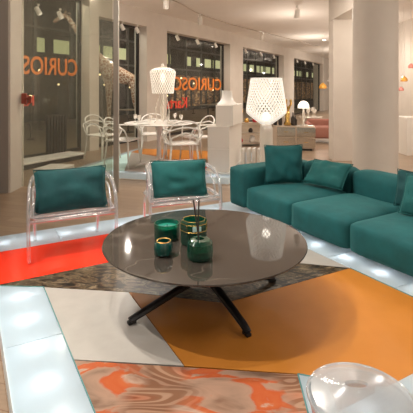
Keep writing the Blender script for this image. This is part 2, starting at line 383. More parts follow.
# left band below the red inlay, back band, right band, front band
S1o, S1i = U(7, 348, PZ), U(61, 334, PZ); S1o = X(Lo, vD, S1o, uD); S1i = X(Li, vD, S1o, uD)
panel('lit_panel', [R0, ILM, S1i, S1o], M['lit_glass'], plat)
mid1 = X(Lo, vD, ILF, uD)
panel('lit_panel', [S1o, S1i, ILF, mid1], M['lit_glass'], plat)
bandL = X(Bo, uD, Lo, vD)
IRBo = X(Ri, vD, Bo, uD); Rob = X(tuple(Ro), vD, Bi, uD)
band(bandL, IRBo, RBL, IRB, 4, plat)
band(IRBo, X(Ri, vD, Fi, uD), ORB, X(tuple(Ro), vD, Fi, uD), 5, plat)
band(mid1, X(tuple(Ro), vD, Fi, uD), OLF, ORF, 4, plat)
A_ = (-1.335, 2.69); A_ = R0
redR = (-.10, 3.41); 
panel('red_inlay', [R0, (-.777, 3.014), redR, X(Bi, uD, redR, (0, 1)), RBL], M['red'], plat, 'bright red glass inlay', .012)
K = (1.007, 2.938); K = X(Ri, vD, K, uD); J = (.11, 2.462); G = (-.487, 2.596)
tri = U(300, 262, PZ)
panel('brown_stone_inlay', [R0, ILM, G, J, K, (.60, 3.05), redR, (-.777, 3.014)], M['brown_stone'], plat, 'dark brown marbled stone inlay', .012, .0015)
panel('greige_inlay', [redR, (.60, 3.05), K, IRB, X(Bi, uD, redR, (0, 1))], M['greige'], plat, 'pale greige inlay near the sofa', .012)
OL = X(Li, vD, (-.619, 1.943), (1, -.0948)); OM = (-.10, 1.90); OC = U(298, 374, PZ); OD = U(317, 377.6, PZ); OE = (.78, 1.768)
panel('greige_inlay', [ILM, G, OM, OL], M['greige'], plat, 'pale greige inlay beside the left lit band', .012)
OF = U(309, 418, PZ); FOF = X(Fi, uD, OF, (0, 1))
panel('orange_inlay', [G, J, K, IRF, OE, OD, OC, OM], M['orange'], plat, 'large ochre orange inlay', .012, .0015)
panel('onyx_inlay', [OL, OC, FOF, ILF], M['onyx'], plat, 'red and cream banded onyx inlay', .012)
h0, h1, h2, h3 = lerp(OD, OE, .12), lerp(OD, OE, .80), X(lerp(OD, OE, .80), (-.35, -1), Fi, uD), X(lerp(OD, OE, .12), (.0, -1), Fi, uD)
panel('lit_panel', [OC, OD, h0, h3, FOF], M['lit_glass'], plat)
panel('onyx_inlay', [h0, h1, h2, h3], M['onyx'], plat, 'small red onyx inlay under the clear stool', .012)
panel('lit_panel', [h1, OE, h2], M['lit_glass'], plat)
for q0, q1 in ((OC, OD), (OC, FOF), (R0, ILM), (ILM, ILF), (RBL, R0), (K, IRF)):
    bm = new(); tube(bm, [(*q0, PZ+.0005), (*q1, PZ+.0005)], .0035, 6)
    obj('glass_joint', bm, M['glass_edge'], plat, label='sea green glass joint between panels')
# LED modules under the white glass
def leds(points, e):
    for x, y in points: lamp('POINT', 'platform_led', (x, y, .055), e, (.93, .97, 1), size=.025)
def along(p, q, n, off=0): return [lerp(p, q, (i+.5)/n) for i in range(n)]
cl0, cl1 = lerp(R0, ILM, .5), lerp(mid1, ILF, .5)
leds(along(cl0, cl1, 6), .3)
leds(along(lerp(bandL, RBL, .5), lerp(IRBo, IRB, .5), 9), .3)
q = Vector(uD)*.13; cr0 = (IRB[0]+q.x, IRB[1]+q.y); cr1 = (IRF[0]+q.x, IRF[1]+q.y)
leds(along(cr0, cr1, 8), .42)
leds(along(lerp(ILF, mid1, .5), lerp(IRF, ORF, .4), 6), .35)
leds([(.55, 1.74)], .2)

# second platform under the dining set
d2, u2 = Vector((.265, .964)), Vector((.972, -.235)); c0 = Vector((-2.17, 6.56)); c1 = c0+u2*2.56
P2 = [tuple(c0), tuple(c1), tuple(c1+d2*2.5), tuple(c0+d2*2.5)]
pl2 = thing('display_platform', 'white edged glass platform under the white dining table and chairs', 'platform', (0, 0, 0))
platform_body(pl2, P2, PZ)
def Q(a, b): return tuple(c0+u2*a*2.56+d2*b*2.5)
for nm, lb, poly, m_ in (('lit_panel', None, [Q(0, 0), Q(1, 0), Q(1, .05), Q(0, .05)], M['lit_glass']),
        ('lit_panel', None, [Q(0, .05), Q(.04, .05), Q(.04, 1), Q(0, 1)], M['lit_glass']),
        ('lit_panel', None, [Q(.80, .05), Q(1, .05), Q(1, 1), Q(.8, 1)], M['lit_glass']),
        ('teal_inlay', 'grey teal inlay', [Q(.04, .05), Q(.34, .05), Q(.04, .8)], M['label']),
        ('greige_inlay', 'pale sand inlay', [Q(.34, .05), Q(.46, .05), Q(.62, .40), Q(.45, .52), Q(.34, .62), Q(.04, .8)], M['greige']),
        ('red_inlay', 'red inlay', [Q(.46, .05), Q(.80, .05), Q(.80, .34), Q(.62, .40)], M['red']),
        ('brown_stone_inlay', 'dark stone inlay', [Q(.62, .40), Q(.8, .34), Q(.8, .6), Q(.45, .52)], M['brown_stone']),
        ('orange_inlay', 'orange inlay', [Q(.45, .52), Q(.8, .6), Q(.8, 1), Q(.04, 1), Q(.04, .8), Q(.34, .62)], M['orange'])):
    panel(nm, poly, m_, pl2, lb, .012 if m_ is not M['lit_glass'] else None, .002)
leds([Q(.1+.2*i, .03) for i in range(5)]+[Q(.9, .3), Q(.9, .6), Q(.9, .9)], .5)
# low plinths seen through the glass partition
bm = new(); box(bm, (0, 0, .05), (.44, .50, .10), .005); tag(obj('low_plinth', bm, M['white'], loc=(-2.52, 6.85, 0), rz=-.2), 'low pale plinth on the wood floor seen through the glass partition', 'plinth')
pt = thing('window_plinth', 'long low white plinth along the lettered window behind the glass partition', 'plinth', tuple(WP+WD*-2.75+WN*.42), WA)
bm = new(); box(bm, (0, 0, .04), (1.9, .42, .08)); obj('base', bm, M['dark_item'], pt)
bm = new(); box(bm, (0, 0, .10), (1.96, .46, .035), .004); obj('plinth_top', bm, M['plastic'], pt)

# ------------------------------------------------------------ sofa
def cushion_block(w, d, h, bulge=.02, bev=.045, n=8):
    """rounded upholstery block, origin at the left-front-bottom corner"""
    bm = new(); bmesh.ops.create_cube(bm, size=1)
    bmesh.ops.subdivide_edges(bm, edges=bm.edges[:], cuts=n, use_grid_fill=True)
    for v in bm.verts:
        p = Vector((v.co.x*w, v.co.y*d, v.co.z*h)); q = Vector(p)
        hw, hd, hh = w/2-bev, d/2-bev, h/2-bev
        c = Vector((max(-hw, min(hw, p.x)), max(-hd, min(hd, p.y)), max(-hh, min(hh, p.z))))
        dd = p-c
        if dd.length > 1e-6: q = c+dd.normalized()*min(bev, dd.length) if (abs(dd.x) > 0)+(abs(dd.y) > 0)+(abs(dd.z) > 0) > 1 else p
        fx, fy, fz = 1-(2*p.x/w)**2, 1-(2*p.y/d)**2, 1-(2*p.z/h)**2
        if abs(p.z) > h/2-1e-4: q.z += math.copysign(bulge*fx*fy, p.z)*(1 if p.z > 0 else 0)
        if abs(p.y) > d/2-1e-4: q.y += math.copysign(bulge*.6*fx*fz, p.y)
        if abs(p.x) > w/2-1e-4: q.x += math.copysign(bulge*.2*fz*fy, p.x)
        q += noise.noise_vector(q*5+Vector((w*9, d, h)))*.004
        v.co = q+Vector((w/2, d/2, h/2))
    return bm
SA = math.radians(-59)
sofa = thing('sofa', 'long low teal velvet modular sofa on the lit platform', 'sofa', (.387, 4.16, PZ), SA)
gapz = .062
def part(name, bm, loc, m_=None, label=None): return obj(name, bm, m_ or M['velvet'], sofa, True, loc=loc, label=label)
part('armrest', cushion_block(.285, 1.0, .402, .008, .035), (-.29, 0, gapz))
seatw = [(.0, .645), (.65, .625), (1.28, .78)]
for x0, w_ in seatw:
    part('seat_cushion', cushion_block(w_, .77, .235, .022, .045), (x0, 0, gapz))
    part('back_cushion', cushion_block(w_-.01, .22, .33, .02, .055), (x0+.005, .775, gapz+.10))
bm = new(); box(bm, (.84, .55, .040), (2.0, .60, .036)); obj('base_frame', bm, M['dark_item'], sofa)
for x, y in ((-.15, .28), (-.15, .85), (.64, .28), (.64, .85), (1.8, .28), (1.8, .85)):
    bm = new(); lathe(bm, [(.018, .001), (.018, .06)], 12, (x, y, 0)); obj('foot', bm, M['dark_item'], sofa)

def pillow(w, h, t, n=16, seed=0, wr=.008):
    """upright pillow in the xz plane, origin at bottom centre"""
    bm = new(); grid = {}
    for s in (1, -1):
        for i in range(n+1):
            for j in range(n+1):
                a, b = -1+2*i/n, -1+2*j/n; edge = i in (0, n) or j in (0, n)
                if edge and s == -1: grid[(s, i, j)] = grid[(1, i, j)]; continue
                prof = (max(0, 1-abs(a)**2.2)*max(0, 1-abs(b)**2.2))**.5
                x = w/2*a*(1-.06*(1-b*b))*(1-.05*(a*b)**8); z = h/2*b*(1-.06*(1-a*a))*(1-.06*(a*b)**8); y = s*(t/2*prof + (.004 if not edge else 0))
                nz = noise.noise(Vector((a*1.2+b*2+seed, a-b*.5, s*5)))*wr*1.2 + noise.noise(Vector((a*2.4+seed, b*1.4+seed, s*3)))*wr*2 + abs(noise.noise(Vector((a*5+seed*2, b*2.0, s))))*-wr
                if not edge: y += s*nz
                grid[(s, i, j)] = bm.verts.new((x, y, z+h/2))
    for s in (1, -1):
        for i in range(n):
            for j in range(n):
                f = [grid[(s, i, j)], grid[(s, i+1, j)], grid[(s, i+1, j+1)], grid[(s, i, j+1)]]
                bm.faces.new(f if s == -1 else f[::-1])
    return bm
def place_pillow(label, w, h, t, loc, rz, lean, m_, seed, tilt=0, group=None, cat='cushion', wr=.013):
    pt_ = thing('throw_pillow', label, cat, loc, rz, group)
    pt_.rotation_euler = (lean, tilt, rz)
    obj('cover', pillow(w, h, t, seed=seed, wr=wr), m_, pt_, True)
    bm = new(); pts = []
    for k in range(64):
        a = 4*k/64; s_, f_ = int(a), a % 1
        aa, bb = [(-1+2*f_, -1), (1, -1+2*f_), (1-2*f_, 1), (-1, 1-2*f_)][s_]
        pts.append((w/2*aa*(1-.06*(1-bb*bb)), 0, h/2*bb*(1-.06*(1-aa*aa))+h/2))
    tube(bm, pts, .0045, 6, True); obj('piping', bm, m_, pt_, True)
    return pt_
def SL(x, y, z):
    p = Matrix.Rotation(SA, 3, 'Z') @ Vector((x, y, 0)); return (.387+p.x, 4.16+p.y, z)
stop = PZ+gapz+.25
place_pillow('plump teal velvet cushion standing in the sofa corner against the armrest', .40, .39, .14, SL(.165, .375, stop+.006), SA+math.radians(64), -.10, M['velvet'], 3)
place_pillow('teal cushion leaning flat on the back of the first sofa seat', .43, .30, .12, SL(.51, .54, stop+.03), SA+math.radians(12), -.80, M['velvet_mid'], 8)
place_pillow('darkest teal cushion standing against the back of the last sofa seat', .40, .30, .12, SL(1.43, .64, stop+.004), SA+math.radians(6), -.22, M['velvet_dark'], 12)
place_pillow('dark teal cushion lying in front of another at the right edge of the sofa', .46, .31, .12, SL(1.62, .46, stop+.01), SA+math.radians(4), -.40, M['velvet_mid'], 17)

# ------------------------------------------------------------ clear armchairs with cushions
def make_armchair(label, loc, rz):
    t = thing('clear_armchair', label, 'armchair', loc, rz, None)
    W2 = .315
    half = [(-W2, 0, .012), (-W2-.004, -.01, .18), (-W2-.006, .0, .36), (-W2, .03, .475), (-W2+.01, .12, .545), (-W2+.03, .27, .565), (-W2+.075, .40, .57), (-W2+.16, .455, .572)]
    path = half+[(-x, y, z) for x, y, z in half[::-1]]
    bm = new(); tube(bm, smoothpath(path, 6), .017, 10, squash=(.8, 1.25)); obj('arm_frame', bm, M['tubeglass'], t, True)
    for s in (-1, 1):
        bm = new(); tube(bm, smoothpath([(s*(W2-.06), .46, .012), (s*(W2-.055), .44, .2), (s*(W2-.06), .42, .32), (s*(W2-.02), .22, .345), (s*(W2-.005), .02, .33)], 6), .014, 10); obj('leg', bm, M['tubeglass'], t, True)
        bm = new(); tube(bm, smoothpath([(s*(W2-.03), .03, .31), (s*(W2-.03), .06, .43), (s*(W2-.03), .16, .50), (s*(W2-.05), .30, .49), (s*(W2-.07), .40, .36)], 6), .009, 8); obj('side_loop', bm, M['tubeglass'], t, True)
    bm = new(); box(bm, (0, .22, .312), (.56, .44, .014), .006); obj('seat', bm, M['clear'], t)
    bm = new(); tube(bm, [(-W2, .0, .30), (W2, .0, .30)], .013, 10); tube(bm, [(-W2, .0, .335), (W2, .0, .335)], .007, 8); obj('front_rail', bm, M['tubeglass'], t, True)
    bm = new(); n = 14; th = .008; cols = []
    for i in range(n+1):
        a = -1+2*i/n; x = a*(W2-.05); y = .45-.10*abs(a)**4
        cols.append([bm.verts.new((x, y+dy, z)) for dy, z in ((0, .33), (0, .565), (th, .565), (th, .33))])
    for A, B in zip(cols, cols[1:]):
        for k in range(4): bm.faces.new((A[k], B[k], B[(k+1) % 4], A[(k+1) % 4]))
    bm.faces.new(cols[0]); bm.faces.new(cols[-1][::-1])
    obj('backrest', bm, M['clear'], t, True)
    return t
CA = math.radians(25)
cu = Vector((math.cos(CA), math.sin(CA)))
def chairpos(px, py):
    x, y = U(px, py, .40); p = Vector((x, y))+cu*.315; return (p.x, p.y, PZ)
ch1 = make_armchair('transparent plastic armchair on the left beside the red inlay', chairpos(29, 223), CA)
p2 = chairpos(151, 207)
ch2 = dup(ch1, p2, math.radians(22), 'transparent plastic armchair behind the coffee table, nearer the sofa')
def CL(loc, rz, x, y, z):
    p = Matrix.Rotation(rz, 3, 'Z') @ Vector((x, y, 0)); return (loc[0]+p.x, loc[1]+p.y, loc[2]+z)
place_pillow('rectangular dark teal cushion on the left transparent armchair', .555, .335, .15, CL(ch1.location, CA, -.0, .10, .325), CA, -.30, M['velvet_dark'], 21, wr=.010)
place_pillow('rectangular teal cushion on the transparent armchair nearer the sofa', .50, .325, .16, CL(ch2.location, math.radians(18), -.03, .10, .325), math.radians(12), -.28, M['velvet_mid'], 33, wr=.012)

# ------------------------------------------------------------ coffee table
TZ = .4635; TC = (-.01, 2.53)
tb = thing('coffee_table', 'large round coffee table with glossy dark marble top and black star base', 'coffee table', (*TC, PZ+.003))
bm = new(); lathe(bm, [(.597, .345), (.610, .351), (.612, .355), (.610, .36)], 96); obj('tabletop', bm, M['top'], tb, 'auto')
bm = new(); lathe(bm, [(.03, .07), (.034, .12), (.036, .16), (.05, .335), (.14, .342), (.14, .345)], 24); obj('column', bm, M['black'], tb, 'auto')
for a, L in ((216, .50), (299, .46), (25, .50), (118, .48)):
    bm = new(); d = vec(a)
    pts = [(d[0]*s, d[1]*s, z) for s, z in ((0, .10), (.06, .125), (.2, .095), (.4, .045), (L, .020))]
    tube(bm, smoothpath(pts, 4), [.034-.013*i/16 for i in range(17)], 8, squash=(1, .7)); 
    box(bm, (d[0]*(L-.01), d[1]*(L-.01), .008), (.045, .03, .016), .003, rz=math.radians(a))
    obj('leg', bm, M['black'], tb, 'auto')

def on_table(px, py): x, y = U(px, py, TZ); return (x, y, TZ)
# candle in low green glass
t = thing('scented_candle', 'wide low green glass candle at the back left of the coffee table group', 'candle', (*U(167, 238, TZ), TZ))
bm = new(); lathe(bm, [(.070, .0), (.077, .006), (.078, .095), (.072, .095), (.071, .012), (0, .012)], 32); obj('glass_jar', bm, M['green_glass'], t, 'auto')
bm = new(); lathe(bm, [(.069, .014), (.069, .07)], 32); obj('wax', bm, M['green_wax'], t, 'auto')
bm = new(); tube(bm, [(0, 0, .07), (.002, 0, .085)], .002, 6); obj('wick', bm, M['dark_item'], t)
# small dark votive
t = thing('votive_holder', 'small rounded dark green votive with a gold rim, in front of the low candle', 'candle holder', (*U(163.5, 255, TZ), TZ))
bm = new(); lathe(bm, [(.036, 0), (.049, .012), (.053, .04), (.048, .068), (.041, .078), (.036, .078), (.044, .04), (.03, .01), (0, .01)], 32); obj('holder', bm, M['green_dark'], t, 'auto')
bm = new(); tube(bm, [(.0385*math.cos(a*PI/16), .0385*math.sin(a*PI/16), .0785) for a in range(32)], .003, 6, True); obj('rim', bm, M['gold'], t, True)
# tall octagonal green jar with gold bands
t = thing('lidded_jar', 'large faceted green glass jar with gold bands and pale label', 'jar', (*U(194, 243, TZ), TZ), .3)
bm = new(); lathe(bm, [(.072, 0), (.080, .01), (.080, .13), (.072, .142), (.066, .142), (.073, .128), (.073, .014), (0, .014)], 8); obj('jar_body', bm, M['green_glass'], t)
bm = new(); lathe(bm, [(.071, .015), (.071, .10)], 8); obj('wax', bm, M['green_dark'], t)
bm = new()
for z_, r_ in ((.142, .070), (.125, .0815), (.085, .0815)):
    tube(bm, [(r_*math.cos(a*PI/4), r_*math.sin(a*PI/4), z_) for a in range(8)], .0022, 6, True)
for a in range(8): tube(bm, [(.081*math.cos(a*PI/4), .081*math.sin(a*PI/4), z_) for z_ in (.085, .125)], .0018, 6)
obj('gold_band', bm, M['gold'], t)
bm = new(); a = -PI/2-.3+.25
box(bm, (.0785*math.cos(a), .0785*math.sin(a), .106), (.05, .004, .026), .001, rz=a+PI/2); obj('paper_label', bm, M['label'], t)
# reed diffuser
t = thing('reed_diffuser', 'ribbed green glass diffuser bottle with two black reeds at the front', 'diffuser', (*U(200, 258, TZ), TZ))
bm = new(); n = 48; prof = [(.058, 0), (.066, .008), (.068, .05), (.066, .085), (.052, .102), (.028, .106), (.024, .106), (.05, .095), (.061, .05), (.055, .01), (0, .01)]
rings = [[bm.verts.new(((r_+(.0025 if k % 2 and i in (1, 2, 3) else 0))*math.cos(2*PI*k/n), (r_+(.0025 if k % 2 and i in (1, 2, 3) else 0))*math.sin(2*PI*k/n), z_)) for k in range(n)] for i, (r_, z_) in enumerate(prof)]
for A, B in zip(rings, rings[1:]):
    for k in range(n): bm.faces.new((A[k], A[(k+1) % n], B[(k+1) % n], B[k]))
obj('ribbed_bottle', bm, M['green_glass'], t, 'auto')
bm = new(); lathe(bm, [(.055, .012), (.058, .03), (.058, .045)], 32); obj('oil', bm, M['green_wax'], t, 'auto')
for a, b in (((.006, -.01, .02), (-.036, .0, .315)), ((-.012, .01, .02), (-.006, .015, .318))):
    bm = new(); tube(bm, [a, b], .0042, 6); obj('reed', bm, M['dark_item'], t)

# ------------------------------------------------------------ clear stool at the bottom right
st = thing('clear_stool', 'round transparent plastic stool with oval hand hole in its top at bottom right', 'stool', (.440, 1.178, PZ+.005))
bm = new(); n = 64; R_ = .148
outer = [bm.verts.new((R_*math.cos(2*PI*k/n), R_*math.sin(2*PI*k/n), .388)) for k in range(n)]
o2 = [bm.verts.new((R_*.93*math.cos(2*PI*k/n), R_*.93*math.sin(2*PI*k/n), .398)) for k in range(n)]
inn = [bm.verts.new((.034*math.cos(2*PI*k/n), .036+.016*math.sin(2*PI*k/n), .402)) for k in range(n)]
lo = [bm.verts.new((R_*math.cos(2*PI*k/n), R_*math.sin(2*PI*k/n), .378)) for k in range(n)]
inl = [bm.verts.new((.034*math.cos(2*PI*k/n), .036+.016*math.sin(2*PI*k/n), .392)) for k in range(n)]
for k in range(n):
    j = (k+1) % n
    for A, B in ((outer, o2), (o2, inn), (lo, outer), (inn, inl)): bm.faces.new((A[k], A[j], B[j], B[k]))
    bm.faces.new((inl[k], inl[j], lo[j], lo[k]))
obj('stool_top', bm, M['clear_top'], st, 'auto')
bm = new(); lathe(bm, [(.146, .378), (.135, .33), (.105, .24), (.10, .17), (.125, .08), (.150, .0), (.144, .0), (.119, .08), (.094, .17), (.099, .24), (.129, .33), (.14, .378)], 48, cap=False); obj('stool_body', bm, M['clear'], st, 'auto')
bm = new(); tube(bm, [(R_*math.cos(2*PI*k/48), R_*math.sin(2*PI*k/48), .388) for k in range(48)], .0035, 8, True); obj('rim', bm, M['clear'], st, True)

# ------------------------------------------------------------ big lattice lamp behind the sofa
def lattice(prof, rows, cols, r, sx=1):
    """diagonal lattice skin following a profile of (radius, z)"""
    bm = new()
    def at(f):
        g = f*(len(prof)-1); i = min(len(prof)-2, int(g)); h = g-i
        return prof[i][0]*(1-h)+prof[i+1][0]*h, prof[i][1]*(1-h)+prof[i+1][1]*h
    for s in (1, -1):
        for c in range(cols):
            pts = []
            for k in range(rows+1):
                rr, z = at(k/rows); a = 2*PI*(c+s*k*.5)/cols; pts.append((rr*math.cos(a), rr*math.sin(a), z))
            tube(bm, pts, r, 4, caps=False)
    return bm
def sample(prof, n):
    """resample by arc length"""
    P = smoothpath([(a, 0, b) for a, b in prof], 12); L = [0]
    for a, b in zip(P, P[1:]): L.append(L[-1]+(b-a).length)
    out = []; j = 0
    for i in range(n+1):
        t_ = L[-1]*i/n
        while j < len(L)-2 and L[j+1] < t_: j += 1
        h = (t_-L[j])/max(1e-6, L[j+1]-L[j]); q_ = P[j].lerp(P[j+1], h); out.append((q_.x, q_.z))
    return out
LY = 4.92; LX = (266.3-206.5)/413*LY; lz = lambda py: EYE-(py-90)*LY/413
k_ = LY/413
lm = thing('floor_lamp', 'large white lattice floor lamp, lit, standing behind the sofa armrest', 'lamp', (LX, LY, 0))
prof = sample([(5*k_, lz(124)), (12*k_, lz(119)), (18.6*k_, lz(113.5)), (19.8*k_, lz(110)), (18.0*k_, lz(96)), (15.3*k_, lz(78.5))], 40)
obj('lamp_shade', lattice(prof, 20, 34, .0052), M['shade'], lm, False)
bm = new(); tube(bm, [(15.5*k_*math.cos(2*PI*i/40), 15.5*k_*math.sin(2*PI*i/40), lz(78.5)) for i in range(40)], .006, 6, True); obj('shade_rim', bm, M['shade'], lm, True)
bm = new(); lathe(bm, [(.020, lz(121)), (.045, lz(119)), (.05, lz(116.5)), (.04, lz(114)), (.02, lz(112))], 24); obj('bulb', bm, mat('bulb_glow', (1, 1, 1), .5, emit=(1, .93, .82), estr=1.3), lm, True)
base = [(.15, 0), (.15, .02), (.12, .04), (.085, .3), (.075, .6), (.078, lz(132)), (.074, lz(127)), (.05, lz(124.5)), (.02, lz(123))]
bm = new(); lathe(bm, base, 28); obj('lamp_base', bm, M['clear_warm'], lm, 'auto')
lamp('POINT', 'floor_lamp_light', (LX, LY, lz(99)), .5, (1, .9, .76), size=.05)

# ------------------------------------------------------------ dining group
DT = (-.80, 6.95)
dt = thing('dining_table', 'round white dining table on pedestal base on the far platform', 'table', (*DT, PZ))
bm = new(); lathe(bm, [(.55, .70), (.575, .708), (.58, .715), (.575, .722)], 64); obj('tabletop', bm, M['plastic'], dt, 'auto')
bm = new(); lathe(bm, [(.07, .04), (.04, .12), (.035, .5), (.06, .65), (.16, .70)], 24); obj('pedestal', bm, M['plastic'], dt, 'auto')
for a in (20, 110, 200, 290):
    bm = new(); d = vec(a); tube(bm, [(0, 0, .09), (d[0]*.2, d[1]*.2, .06), (d[0]*.4, d[1]*.4, .018)], [.035, .028, .018], 8); obj('foot', bm, M['plastic'], dt, True)
def make_chair(label, loc, rz):
    t = thing('dining_chair', label, 'chair', loc, rz, 'white plastic dining chairs')
    for sx, sy in ((-1, 0), (1, 0), (-1, 1), (1, 1)):
        bm = new(); tube(bm, [(sx*.24, -.22+sy*.44, 0), (sx*.20, -.19+sy*.37, .43)], [.012, .017], 8); obj('leg', bm, M['plastic'], t, True)
    bm = new(); box(bm, (0, 0, .44), (.46, .44, .025), .012); obj('seat', bm, M['plastic'], t)
    bm = new()
    for hgt, wd, yy in ((.80, .20, .25), (.70, .26, .23), (.62, .17, .24)):
        tube(bm, smoothpath([(-.20, .19, .44), (-wd-.03, yy-.06, (hgt+.44)/2), (-wd+.02, yy, hgt-.05), (0, yy+.03, hgt), (wd-.02, yy, hgt-.05), (wd+.03, yy-.06, (hgt+.44)/2), (.20, .19, .44)], 5), .012, 8)
    obj('backrest', bm, M['plastic'], t, True)
    for s in (-1, 1):
        bm = new(); tube(bm, smoothpath([(s*.20, -.19, .44), (s*.25, -.16, .60), (s*.265, -.06, .66), (s*.26, .1, .66), (s*.23, .21, .66)], 5), .013, 8); obj('armrest', bm, M['plastic'], t, True)
    return t
dc = make_chair('white plastic armchair with looped back at the right front of the dining table', (-.40, 6.42, PZ+.004), math.radians(200))
for lab, x, y, r in (('white looped-back armchair at the far right of the dining table, beside the box stack', -.17, 7.32, 300),
                     ('white looped-back armchair left of the dining table, next to the metal post', -1.40, 6.90, 75),
                     ('white looped-back armchair behind the dining table', -1.0, 7.80, 10),
                     ('white looped-back armchair seen through the glass partition', -1.92, 7.62, 60)):
    dup(dc, (x, y, PZ+.004), math.radians(r), lab)
# lamp on dining table
k2 = 6.95/413; z2 = lambda py: EYE-(py-90)*k2
LX2 = (162.8-206.5)*k2
l2 = thing('table_lamp', 'white bell shaped lamp with finial, lit, on the dining table', 'lamp', (LX2, 6.95, PZ+.73))
ZB = PZ+.722
prof = [(r_*k2, z2(p_)-ZB) for r_, p_ in ((10.5, 94), (11.6, 84), (12.7, 74), (12.2, 71), (7, 68.5), (2.5, 67.5), (1.4, 66.5), (1.8, 65.5), (.4, 64))]
bm = new(); lathe(bm, prof, 40, cap=False); obj('lamp_shade', bm, M['clear_warm'], l2, 'auto')
obj('shade_lattice', lattice(sample(prof[:5], 20), 12, 30, .0025), M['shade'], l2)
bm = new(); lathe(bm, [(.01, z2(84)-ZB), (.05, z2(80)-ZB), (.05, z2(76)-ZB), (.01, z2(73)-ZB)], 20); obj('bulb', bm, M['lampglow'], l2, True)
bm = new()
for a in (90, 210, 330):
    d = vec(a); tube(bm, smoothpath([(d[0]*.15, d[1]*.15, 0), (d[0]*.10, d[1]*.10, .06), (d[0]*.13, d[1]*.13, .2), (d[0]*.07, d[1]*.07, .42), (d[0]*.03, d[1]*.03, z2(90)-ZB)], 5), .009, 8)
lathe(bm, [(.04, .03), (.03, .1), (.05, .2), (.025, .4), (.02, z2(84)-ZB)], 16)
obj('lamp_base', bm, M['clear_warm'], l2, True)
lamp('POINT', 'table_lamp_light', (LX2, 6.95, z2(79)), 1.6, (1, .9, .76), size=.05)
# tableware
gl_prof = [(.025, 0), (.028, .003), (.004, .01), (.004, .06), (.026, .08), (.03, .12), (.026, .14)]
bm = new(); lathe(bm, gl_prof, 14, cap=False); wg = tag(obj('wine_glass', bm, M['clear_warm'], None, True, loc=(-1.10, 6.72, PZ+.7225)), 'stemmed clear glasses standing on the white dining table', 'glass', 'wine glasses on the dining table')
for x, y in ((-1.2, 6.95), (-.98, 7.2), (-.55, 7.2), (-.42, 6.85), (-.62, 6.62)):
    g = wg.copy(); C.objects.link(g); g.location = (x, y, PZ+.7225)
bm = new(); lathe(bm, [(.05, 0), (.11, .010), (.11, .014), (.05, .004)], 24, cap=True); pl = tag(obj('plate', bm, M['plastic'], None, True, loc=(-1.0, 6.62, PZ+.7225)), 'white round plates laid on the white dining table', 'plate', 'plates on the dining table')
for x, y in ((-.52, 6.68), (-1.12, 7.12), (-.6, 7.3)):
    g = pl.copy(); C.objects.link(g); g.location = (x, y, PZ+.7225)

# stacked display boxes with a shade on top
BA = math.atan2(-.235, .972)
bp = Vector(U(206, 174, PZ)); 
stackp = bp+d2*.62+Vector((.165, 0))
def dbox(label, w_, d_, h_, off, z_):
    p = stackp+Vector(off); bm = new(); box(bm, (0, 0, h_/2), (w_, d_, h_), .006, 2)
    return tag(obj('display_box', bm, M['white'], None, loc=(p.x, p.y, z_), rz=BA), label, 'box', 'stacked white display boxes')
dbox('large pale display box standing on the platform, bottom of the stack',   .34, 1.2, .345, (0, 0), PZ+.03)
dbox('pale display box in the middle of the stack', .34, 1.2, .34, (0, 0), PZ+.376)
dbox('narrower pale display box, topmost of the stack', .27, .95, .32, (.06, -.10), PZ+.717)
bm = new(); box(bm, (0, 0, .015), (.46, 1.28, .029), .004); tag(obj('display_tray', bm, M['plastic'], None, loc=(stackp.x, stackp.y, PZ), rz=BA), 'thin white tray under the stack of pale display boxes', 'tray')
t = thing('table_lamp', 'unlit white flared shade on top of the stacked display boxes', 'lamp', (stackp.x+.0, stackp.y-.37, PZ+1.038))
bm = new(); lathe(bm, [(.16, 0), (.155, .02), (.11, .06), (.085, .12), (.08, .21), (.085, .225), (.08, .22), (.075, .12), (.10, .06), (.15, .02)], 32, cap=False); obj('lamp_shade', bm, M['plastic'], t, 'auto')
bm = new(); lathe(bm, [(.02, .0), (.02, .12)], 12); obj('stem', bm, M['steel'], t)
tray = stackp+u2*.47+d2*.25
for i in range(4):
    bm = new(); box(bm, (0, 0, .15), (.045, .26, .30-.02*i), .004)
    p = stackp+u2*(.27+.075*i)+d2*(.1+.1*i)
    tag(obj('sample_panel', bm, M['plastic'], None, loc=(p.x, p.y, PZ+.0), rz=BA), 'upright white sample panel beside the display boxes, '+('nearest of the four', 'second of four from the front', 'third of four from the front', 'farthest and shortest of the four')[i], 'panel', 'white sample panels')

# ------------------------------------------------------------ far furniture
cb = thing('sideboard', 'low champagne sideboard with mirrored drawers behind the floor lamp', 'cabinet', (2.02, 9.55, 0), math.radians(-12))
bm = new(); box(bm, (0, 0, .30), (.92, .42, .50), .006); obj('body', bm, M['champagne'], cb)
for i in range(2):
    for j in range(2):
        bm = new(); box(bm, (.05+.2*0+(.22 if i else -.22)*1.0, -.216, .19+.23*j), (.41, .012, .21), .003); dr = obj('drawer', bm, M['mirror_front'], cb, label='mirrored drawer front')
        bm = new(); box(bm, (.05+(.22 if i else -.22), -.226, .19+.23*j), (.10, .008, .012)); obj('handle', bm, M['gold'], dr)
bm = new(); box(bm, (0, 0, .025), (.80, .34, .05)); obj('plinth', bm, M['dark_item'], cb)
